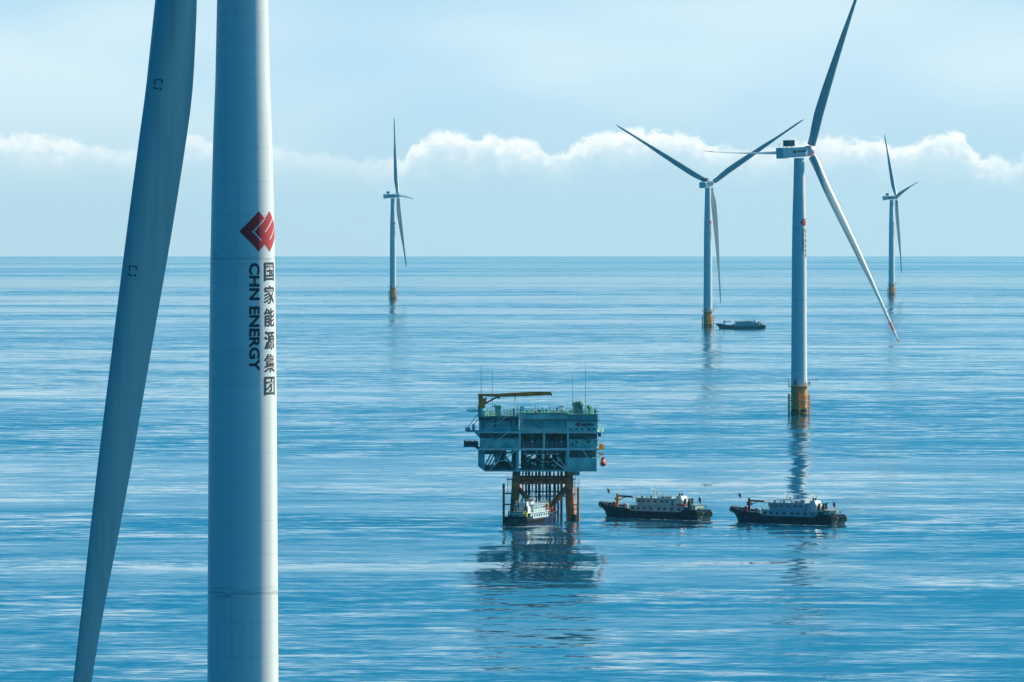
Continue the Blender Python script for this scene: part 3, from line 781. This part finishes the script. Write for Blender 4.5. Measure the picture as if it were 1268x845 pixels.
    for x in (614.6, 619): 
        s = MB(); s.lathe([(.5, SZ(515.6)), (.48, SZ(506)), (.72, SZ(505)), (.72, SZ(503)), (.4, SZ(502))], 14, (SX(x), 4)); s.build('ventilation_cowl', M['clad2'], root, smooth=True)
    for x, y0, r_ in ((713, 500, .62), (716.4, 499.4, .62), (720, 499.2, .62), (731, 503, .5)):
        s = MB(); s.tube((SX(x), 6, SZ(513.3)), (SX(x), 6, SZ(y0+1)), r_*.85, r_, n=12); s.tube((SX(x), 6, SZ(y0+1.5)), (SX(x-2.2), 5.4, SZ(y0+2.6)), r_, r_*1.1, n=12)
        s.ball((SX(x), 6, SZ(y0+1.6)), r_*1.15, 1, 12, 8); s.build('exhaust_pipe', M['deck'], root, smooth=True)
    items = [(597, 601, 509, 'deck'), (602.5, 605, 505.5, 'trim'), (606, 609, 509, 'star'), (623, 626, 507.5, 'trim'), (627, 629, 507, 'white'), (630, 634, 509, 'clad'), (635, 637, 506.5, 'recess'),
             (640, 641.6, 504, 'clad2'), (644, 648.6, 505, 'recess'), (644.8, 647.4, 506, 'white'), (651, 655, 509, 'deck'), (656, 660, 508, 'trim'), (661, 665, 509, 'star'), (667, 670, 508.4, 'recess'),
             (671, 673, 505.5, 'clad2'), (675, 678, 507, 'deck'), (682, 688, 508, 'trim'), (689, 691, 506, 'recess'), (692, 698, 503, 'white'), (693, 702, 508, 'trim'), (705, 709, 509, 'deck'),
             (723, 727, 508, 'white'), (727.8, 730, 505, 'trim'), (733, 735, 505.5, 'white'), (736, 738, 507, 'recess'), (710, 722, 511.8, 'star')]
    for i, (x0, x1, y0, m_) in enumerate(items):
        base = 515.6 if x0 < 642 else (511.6 if x0 < 703 else 513.2)
        s = MB(); d0 = .9+(i*3.1) % 9; B(s, x0, x1, y0 if i != 18 else 503, base if i != 18 else 505.6, d0, d0+1.6)
        if i == 18: s.tube((SX(692.4), d0+.5, SZ(base)), (SX(692.4), d0+.5, SZ(503)), .12, n=5); s.tube((SX(696.5), d0+.5, SZ(505.6)), (SX(701), d0+.5, SZ(base)), .14, n=5)
        s.build('roof_unit', M[m_], root, bevel=.05)
    s = MB()
    for x0, x1, y in ((592, 642.5, 515.6), (643.4, 703, 511.6), (704, 740.5, 513.2)): s.rail([(SX(x0), .25, SZ(y)), (SX(x1), .25, SZ(y))], 1.0, 1.5, .05)
    s.build('railing', M['trim'], root)
    s = MB()
    for i in range(16):
        x = random.uniform(595, 736); base = 515.6 if x < 642 else (511.6 if x < 703 else 513.2); y = random.uniform(2, 12)
        s.tube((SX(x), y, SZ(base)), (SX(x), y, SZ(base)+random.uniform(.6, 1.9)), .08+.1*random.random(), n=6)
        s.tube((SX(x), y, SZ(base)+.4), (SX(x)+random.uniform(1, 4), y, SZ(base)+.4), .09, n=5)
    s.build('pipework', M['clad'], root)
    return root
substation()
def foam(name, label, cx, cy, ang, lx, ly, n, seed):
    rnd = random.Random(seed); s = MB(); ca, sa = math.cos(ang), math.sin(ang)
    for i in range(n):
        a, b = rnd.gauss(0, .38)*lx, rnd.gauss(0, .38)*ly; r = rnd.uniform(.15, .75); e = rnd.uniform(.25, .6); t0 = rnd.uniform(0, 3)
        vs = []
        for j in range(9):
            t = 2*math.pi*j/9; rr = r*rnd.uniform(.65, 1.2); x = a+rr*1.8*math.cos(t); y = b+rr*e*math.sin(t)
            X, Y = cx+x*ca-y*sa, cy+x*sa+y*ca; vs.append(s.bm.verts.new((X, Y, sea_z(X, Y)+.04+.003*(i % 9))))
        s.face(vs)
    o = s.build(name, M['foam'], None); o['kind'] = 'stuff'; o['label'] = label
    return o
def lifeboat():
    p = at(668, SY)+Vector((SX(746.8), 4, SZ(574)))
    root = thing('lifeboat', 'small red enclosed lifeboat hanging at the right side of the substation', 'lifeboat', p)
    s = MB(); rings = []
    for t in [i/10 for i in range(11)]:
        y = -2.6+5.2*t; q = math.sin(math.pi*min(max(t, .04), .96))**.5
        rings.append([(.95*q*math.cos(a)*(1.0 if math.sin(a) < 0 else .82), y, 1.15*q*math.sin(a)*(.9 if math.sin(a) < 0 else 1)) for a in [2*math.pi*i/14 for i in range(14)]])
    s.loft(rings); s.build('hull', M['lifeboat'], root, smooth=True)
    MB().torus((0, 0, -.25), (0, 0, 1), .96, .08).build('rubbing_strake', M['canvas'], root)
    MB().box(-.4, .4, -.8, .8, .9, 1.35).build('cockpit', M['lifeboat'], root)
lifeboat()

# ------------------------------------------------------------------ ships
def ship(px, Y, rz, label, crane='yellow', detail=True, variant=0):
    root = thing('crew_ship', label, 'ship', at(px, Y), rz, 'crew and supply ships around the wind farm')
    L = 36.0; n = 30; st = []
    def shp(t):
        b_ = 3.35*min(1, (t/.24))**.55 if t > 0 else .02
        b_ *= 1-.10*max(0, (t-.8)/.2)**2
        zd = 1.75+1.55*max(0, 1-t/.42)**1.7+.25*max(0, (t-.8)/.2)
        bw_ = 3.2*min(1, max(0, (t-.03)/.30))**.75*(1-.14*max(0, (t-.8)/.2)**2)
        return b_, zd, bw_
    rings = []
    for i in range(n+1):
        t = i/n; x = -L/2+L*t; b_, zd, bw_ = shp(t)
        xw = x+2.9*max(0, 1-t/.12)                       # raked stem
        kz = -1.2+.9*max(0, (t-.88)/.12)
        bb = max(b_, .03); bw2 = max(min(bw_, bb), .02)
        pts_ = [(xw, 0, kz), (xw, bw2*.8, kz+.1), (xw, bw2, .15), (xw*.6+x*.4, bw2*.5+bb*.5, zd*.5), (x, bb, zd)]
        rings.append(pts_+[(q[0], -q[1], q[2]) for q in pts_[:0:-1]])
    s = MB(); s.loft(rings); hl = s.build('hull', M['hull'], root, smooth=True)
    # bulwark and rubbing strake
    for sd in (-1, 1):
        s = MB()
        for i in range(n):
            t0, t1 = i/n, (i+1)/n
            if .34 < t0 < .86: continue
            h = .55 if t0 < .5 else .5
            (b0, z0, _), (b1, z1, _) = shp(t0), shp(t1); x0, x1 = -L/2+L*t0, -L/2+L*t1
            s.loft([[(x0, sd*b0, z0-.02), (x0, sd*max(b0-.14, 0), z0-.02), (x0-.1, sd*max(b0-.1, 0), z0+h), (x0-.1, sd*(b0+.04), z0+h)],
                    [(x1, sd*b1, z1-.02), (x1, sd*(b1-.14), z1-.02), (x1-.1, sd*(b1-.1), z1+h), (x1-.1, sd*(b1+.04), z1+h)]])
        s.build('bulwark', M['hull'], hl)
        ps = [(-L/2+L*i/n, sd*(shp(i/n)[0]+.06), shp(i/n)[1]-.12) for i in range(1, n+1)]; MB().path(ps, .1, 5).build('rubbing_strake', M['rubber'], hl)
    MB().box(17.82, 18.0, -2.95, 2.95, 1.98, 2.45).build('bulwark', M['hull'], hl)
    s = MB(); s.box(18.0, 18.04, -2.5, 2.5, .35, 1.85); s.build('transom_panel', M['hullgreen'], hl)
    s = MB(); s.box(18.0, 18.05, -2.6, 2.6, -.05, .12); s.build('boot_stripe', M['boot'], hl)
    for y, z in ((-2.5, 1.55), (-1.2, 1.4), (1.2, 1.4), (2.5, 1.55)):
        MB().torus((18.2, y, z), (1, 0, .1), .48, .2).build('tyre_fender', M['rubber'], root, smooth=True)
    for sd in (-1, 1):
        for i in range(10 if detail else 0):
            x = 3+i*1.65; b_ = shp((x+18)/36)[0]
            MB().torus((x, sd*(b_+.16), 1.1), (0, 1, 0), .36, .16).build('tyre_fender', M['rubber'], root, smooth=True)
        for i in range(3):
            t = .02+.035*i; b_, z, _ = shp(t); MB().torus((-18+36*t, sd*(b_+.12), z-.25), (-1+.3*i, sd, 0), .42, .18).build('tyre_fender', M['rubber'], root, smooth=True)
    s = MB(); s.loft([[(-17.0+0*q, sd_, z_) for sd_, z_ in ((-.3, 2.3), (.3, 2.3), (.3, 2.35), (-.3, 2.35))] for q in (0, 1)]); s.bm.free()
    # deckhouse
    s = MB(); s.loft([[(x, -w_, 1.7), (x, w_, 1.7), (x+dx_, w_*.98, 3.15), (x+dx_, -w_*.98, 3.15)] for x, w_, dx_ in ((-6.2, 1.6, .5), (-5.0, 2.75, .3), (13.4, 2.75, 0))])
    dh = s.build('deckhouse', M['house'], root, bevel=.06)
    s = MB(); s.box(-5.2, 14.6, -3.0, 3.0, 3.15, 3.25); s.build('boat_deck', M['trim'], dh)
    s = MB(); s.loft([[(x, -w_, 3.25), (x, w_, 3.25), (x+dx_, w_, 5.1), (x+dx_, -w_, 5.1)] for x, w_, dx_ in ((-3.4, 1.9, -.45), (-2.7, 2.25, -.35), (8.6, 2.25, .3))])
    br = s.build('bridge', M['house'], root, bevel=.06)
    s = MB(); s.box(-4.4, 9.4, -2.55, 2.55, 5.1, 5.24); s.build('bridge_roof', M['house'], br)
    s = MB(); s.box(9.0, 12.2, -1.7, 1.7, 3.25, 4.9); s.prism([(9.3, 4.9), (11.6, 4.9), (11.2, 5.9), (9.7, 5.9)], -1.2, 1.2); fn = s.build('funnel', M['white'], root, bevel=.08)
    s = MB(); s.tube((10.1, .5, 5.8), (10.3, .5, 6.6), .22, n=10); s.tube((10.1, -.5, 5.8), (10.3, -.5, 6.6), .22, n=10); s.build('exhaust', M['canvas'], fn)
    if detail:
        for sd in (-1, 1):
            for x in (-4.1, -2.1, .0, 2.3, 5.0, 7.0, 9.4, 11.8):
                MB().box(x-.38, x+.38, sd*2.76-.03, sd*2.76+.03, 2.2, 2.75).build('window', M['glass'], dh)
            MB().box(3.4, 4.1, sd*2.76-.025, sd*2.76+.025, 1.8, 2.95).build('door', M['clad'], dh)
            for x in (-2.2, -.9, 1.0, 3.3, 5.6, 7.4):
                MB().box(x-.42, x+.42, sd*2.26-.03, sd*2.26+.03, 4.1, 4.65).build('window', M['glass'], br)
        for y in (-1.3, -.45, .45, 1.3):
            s = MB(); s.box(8.86, 8.95, y-.3, y+.3, 3.5, 4.6); s.build('window', M['glass'], br)
            s = MB(); s.box(-3.98, -3.6, y-.32, y+.32, 4.15, 4.75); s.build('window', M['glass'], br)
        for y in (-2, -.7, .7, 2): s = MB(); s.box(13.38, 13.45, y-.3, y+.3, 1.9, 2.9); s.build('window', M['glass'], dh)
        for x in (-1.5, .5, 1.6, 4.5, 5.8, 7.6):
            MB().lathe([(.26, 5.24), (.3, 5.6), (.12, 5.75)], 10, (x, -1.9)).build('roof_ventilator', M['canvas' if int(x) % 2 else 'house'], br)
    if variant == 1:
        MB().box(13.0, 17.2, -2.4, 2.4, 3.5, 3.58).rail([(13, 2.3, 3.58), (17.2, 2.3, 3.58), (17.2, -2.3, 3.58)], .7, 1.0, .03).build('awning', M['white'], root)
        for y in (-1.6, 1.6):
            s = MB(); s.tube((-5.6, y-.35, 3.3), (-5.6, y+.35, 3.3), .38, n=12); s.build('life_raft_canister', M['white'], dh, smooth=True)
        MB().box(6.6, 8.2, -1.5, 1.5, 5.24, 6.1).build('roof_locker', M['white'], br, bevel=.06)
        s = MB(); s.tube((10.8, 0, 5.8), (11.2, 0, 8.0), .09, .04, n=6); s.tube((11.0, -.9, 7.0), (11.0, .9, 7.0), .05, n=5); s.build('aft_mast', M['white'], fn)
    elif variant == 0:
        for x in (4.6, 6.0, 7.4):
            s = MB(); s.tube((x, -1.2, 5.55), (x+.9, -1.2, 5.55), .3, n=12); s.build('life_raft_canister', M['white'], br, smooth=True)
        s = MB(); s.loft([[(x, y, z) for y, z in ((-2.75, 3.5), (-2.1, 3.3), (-1.7, 3.6), (-1.8, 3.9), (-2.75, 3.9))] for x in (11.0, 13.6)]); s.build('rescue_dinghy', M['lifeboat'], root)
    for x_, y_, c_ in [(-9.6, .6, 'flag'), (-13.6, 1.1, 'lifeboat'), (-13.1, -1.3, 'canvas'), (15.4, 2.0, 'star'), (-6.6, -2.2, 'white')][:5 if detail else 0]:
        s = MB(); s.box(x_-.45, x_+.45, y_-.35, y_+.35, 2.0, 3.0+.1*len(c_)); s.build('deck_crate', M[c_], root, bevel=.08)
    # mast, radar
    s = MB(); s.tube((1.2, 0, 5.2), (1.2, 0, 8.6), .13, .05, n=6); s.tube((.6, -1.2, 7.2), (.6, 1.2, 7.2), .06, n=5); s.box(.3, .6, -.9, .9, 7.5, 7.65)
    s.tube((.5, 0, 5.2), (1.2, 0, 7.6), .07, n=5); s.ball((1.9, .5, 6.3), .42, 1, 10, 8); s.tube((-3.3, 1.5, 5.2), (-3.3, 1.5, 7.6), .04, n=4); s.tube((4.5, 1.0, 5.2), (4.5, 1.0, 8.2), .035, n=4); s.tube((-2.6, -1.8, 5.2), (-2.6, -1.8, 6.7), .05, n=4)
    s.build('mast', M['white'], br)
    MB().box(3.0, 6.2, -.9, .9, 5.25, 5.75).build('roof_locker', M['white'], br, bevel=.08)
    MB().rail([(-4.3, 2.5, 5.24), (9.3, 2.5, 5.24), (9.3, -2.5, 5.24), (-4.3, -2.5, 5.24), (-4.3, 2.5, 5.24)], .75, 1.6, .03).build('railing', M['rail'], br)
    MB().rail([(-5.2, 2.95, 3.25), (14.5, 2.95, 3.25), (14.5, -2.95, 3.25), (-5.2, -2.95, 3.25)], .8, 1.6, .03).build('railing', M['rail'], dh)
    # deck gear
    for x, y in ((12.9, -1.5), (12.9, 1.3), (14.4, -1.6)):
        s = MB(); s.lathe([(.42, 3.25), (.5, 3.6), (.45, 4.3), (.2, 4.9), (.25, 5.3)], 10, (x, y)); s.tube((x, y, 4.6), (x+.7, y, 5.3), .13, n=5)
        s.build('covered_winch', M['canvas'], root, smooth=True)
    s = MB(); s.box(14.3, 16.2, -1.4, 1.5, 2.0, 3.55); s.box(14.1, 16.3, -1.6, 1.7, 3.55, 3.65); s.build('aft_locker', M['white'], root, bevel=.05)
    s = MB()
    for y in (-2.2, 2.2): s.tube((16.9, y, 2.1), (16.9, y, 3.6), .12, n=6)
    s.tube((16.9, -2.2, 3.6), (16.9, 2.2, 3.6), .12, n=6); s.box(16.4, 17.3, -.7, .7, 2.1, 2.8); s.build('stern_gantry', M['hullgreen'], root)
    s = MB(); s.lathe([(.3, 2.7), (.3, 3.1), (.5, 3.2), (.5, 3.6)], 10, (-14.6, 0)); s.box(-15.4, -14.0, -1.0, 1.0, 2.6, 3.2); s.build('windlass', M['darkred'], root)
    s = MB(); s.box(-10.8, -7.0, -1.7, 1.7, 1.75, 2.45); s.box(-10.9, -6.9, -1.8, 1.8, 2.45, 2.6); s.build('cargo_hatch', M['hullgreen'], root)
    MB().rail([(-17.2, -.5, 3.4), (-13.0, -2.8, 2.7), (-9.0, -3.2, 2.1), (-5.5, -3.25, 1.8)], .8, 1.3, .03).rail([(-17.2, .5, 3.4), (-13.0, 2.8, 2.7), (-9.0, 3.2, 2.1), (-5.5, 3.25, 1.8)], .8, 1.3, .03).build('railing', M['rail'], root)
    s = MB(); s.tube((-12.0, .3, 2.2), (-12.0, .3, 6.0), .38, .3, n=12); s.box(-12.5, -11.3, -.15, .75, 4.2, 5.0)
    cr = s.build('deck_crane', M[crane], root, smooth=True)
    s = MB(); s.prism([(-12.3, 5.6), (-6.9, 5.5), (-6.6, 5.1), (-7.0, 5.0), (-12.2, 5.2)], .1, .5); s.tube((-11.7, .3, 4.2), (-9.0, .3, 5.2), .1, n=6); s.tube((-6.8, .3, 5.0), (-6.8, .3, 4.2), .04, n=4)
    s.build('boom', M['canvas' if crane == 'yellow' else crane], cr)
    for x, z0, z1, fy in ((-15.3, 3.0, 7.4, .9), (16.3, 3.6, 5.9, 1.2)):
        s = MB(); s.tube((x, 0, z0), (x, 0, z1), .045, n=5); fs = s.build('flagstaff', M['white'], root)
        rings = []
        for i in range(7):
            q = i/6*1.15; yy = .12*math.sin(q*5)
            rings.append([(x+q*.35, yy+q*.5, z1-.05-q*.5), (x+q*.35, yy+.02+q*.5, z1-.05-q*.5), (x+q*.3, yy+.02+q*.45, z1-fy-q*.7), (x+q*.3, yy+q*.45, z1-fy-q*.7)])
        s = MB(); s.loft(rings); s.build('flag', M['flag'], fs)
    return root
G = rad(42)
ship(806.5, 2053, -G, 'navy and white crew ship with yellow foredeck crane, nearest the substation on its right', 'yellow')
ship(971, 2019, -G, 'navy and white crew ship with dark foredeck crane, in front of the tallest distant turbine', 'darkred', variant=1)
ship(661, 2011, rad(-105), 'navy crew ship moored under the substation, seen from astern', 'yellow', variant=2)
ship(917, 5700, rad(-8), 'far dark ship beside the foot of a distant turbine', 'canvas', detail=False)
foam('wake_foam', 'white foam churned up behind the ship under the substation', at(657, 1993).x, 1993, 0, 9, 7, 150, 3)
foam('bow_foam', 'thin foam along the hull of the left crew ship', at(806, 2045).x-4, 2043, -G, 26, 1.0, 70, 5)
foam('bow_foam', 'thin foam along the hull of the right crew ship', at(971, 2011).x-4, 2009, -G, 26, 1.0, 70, 6)
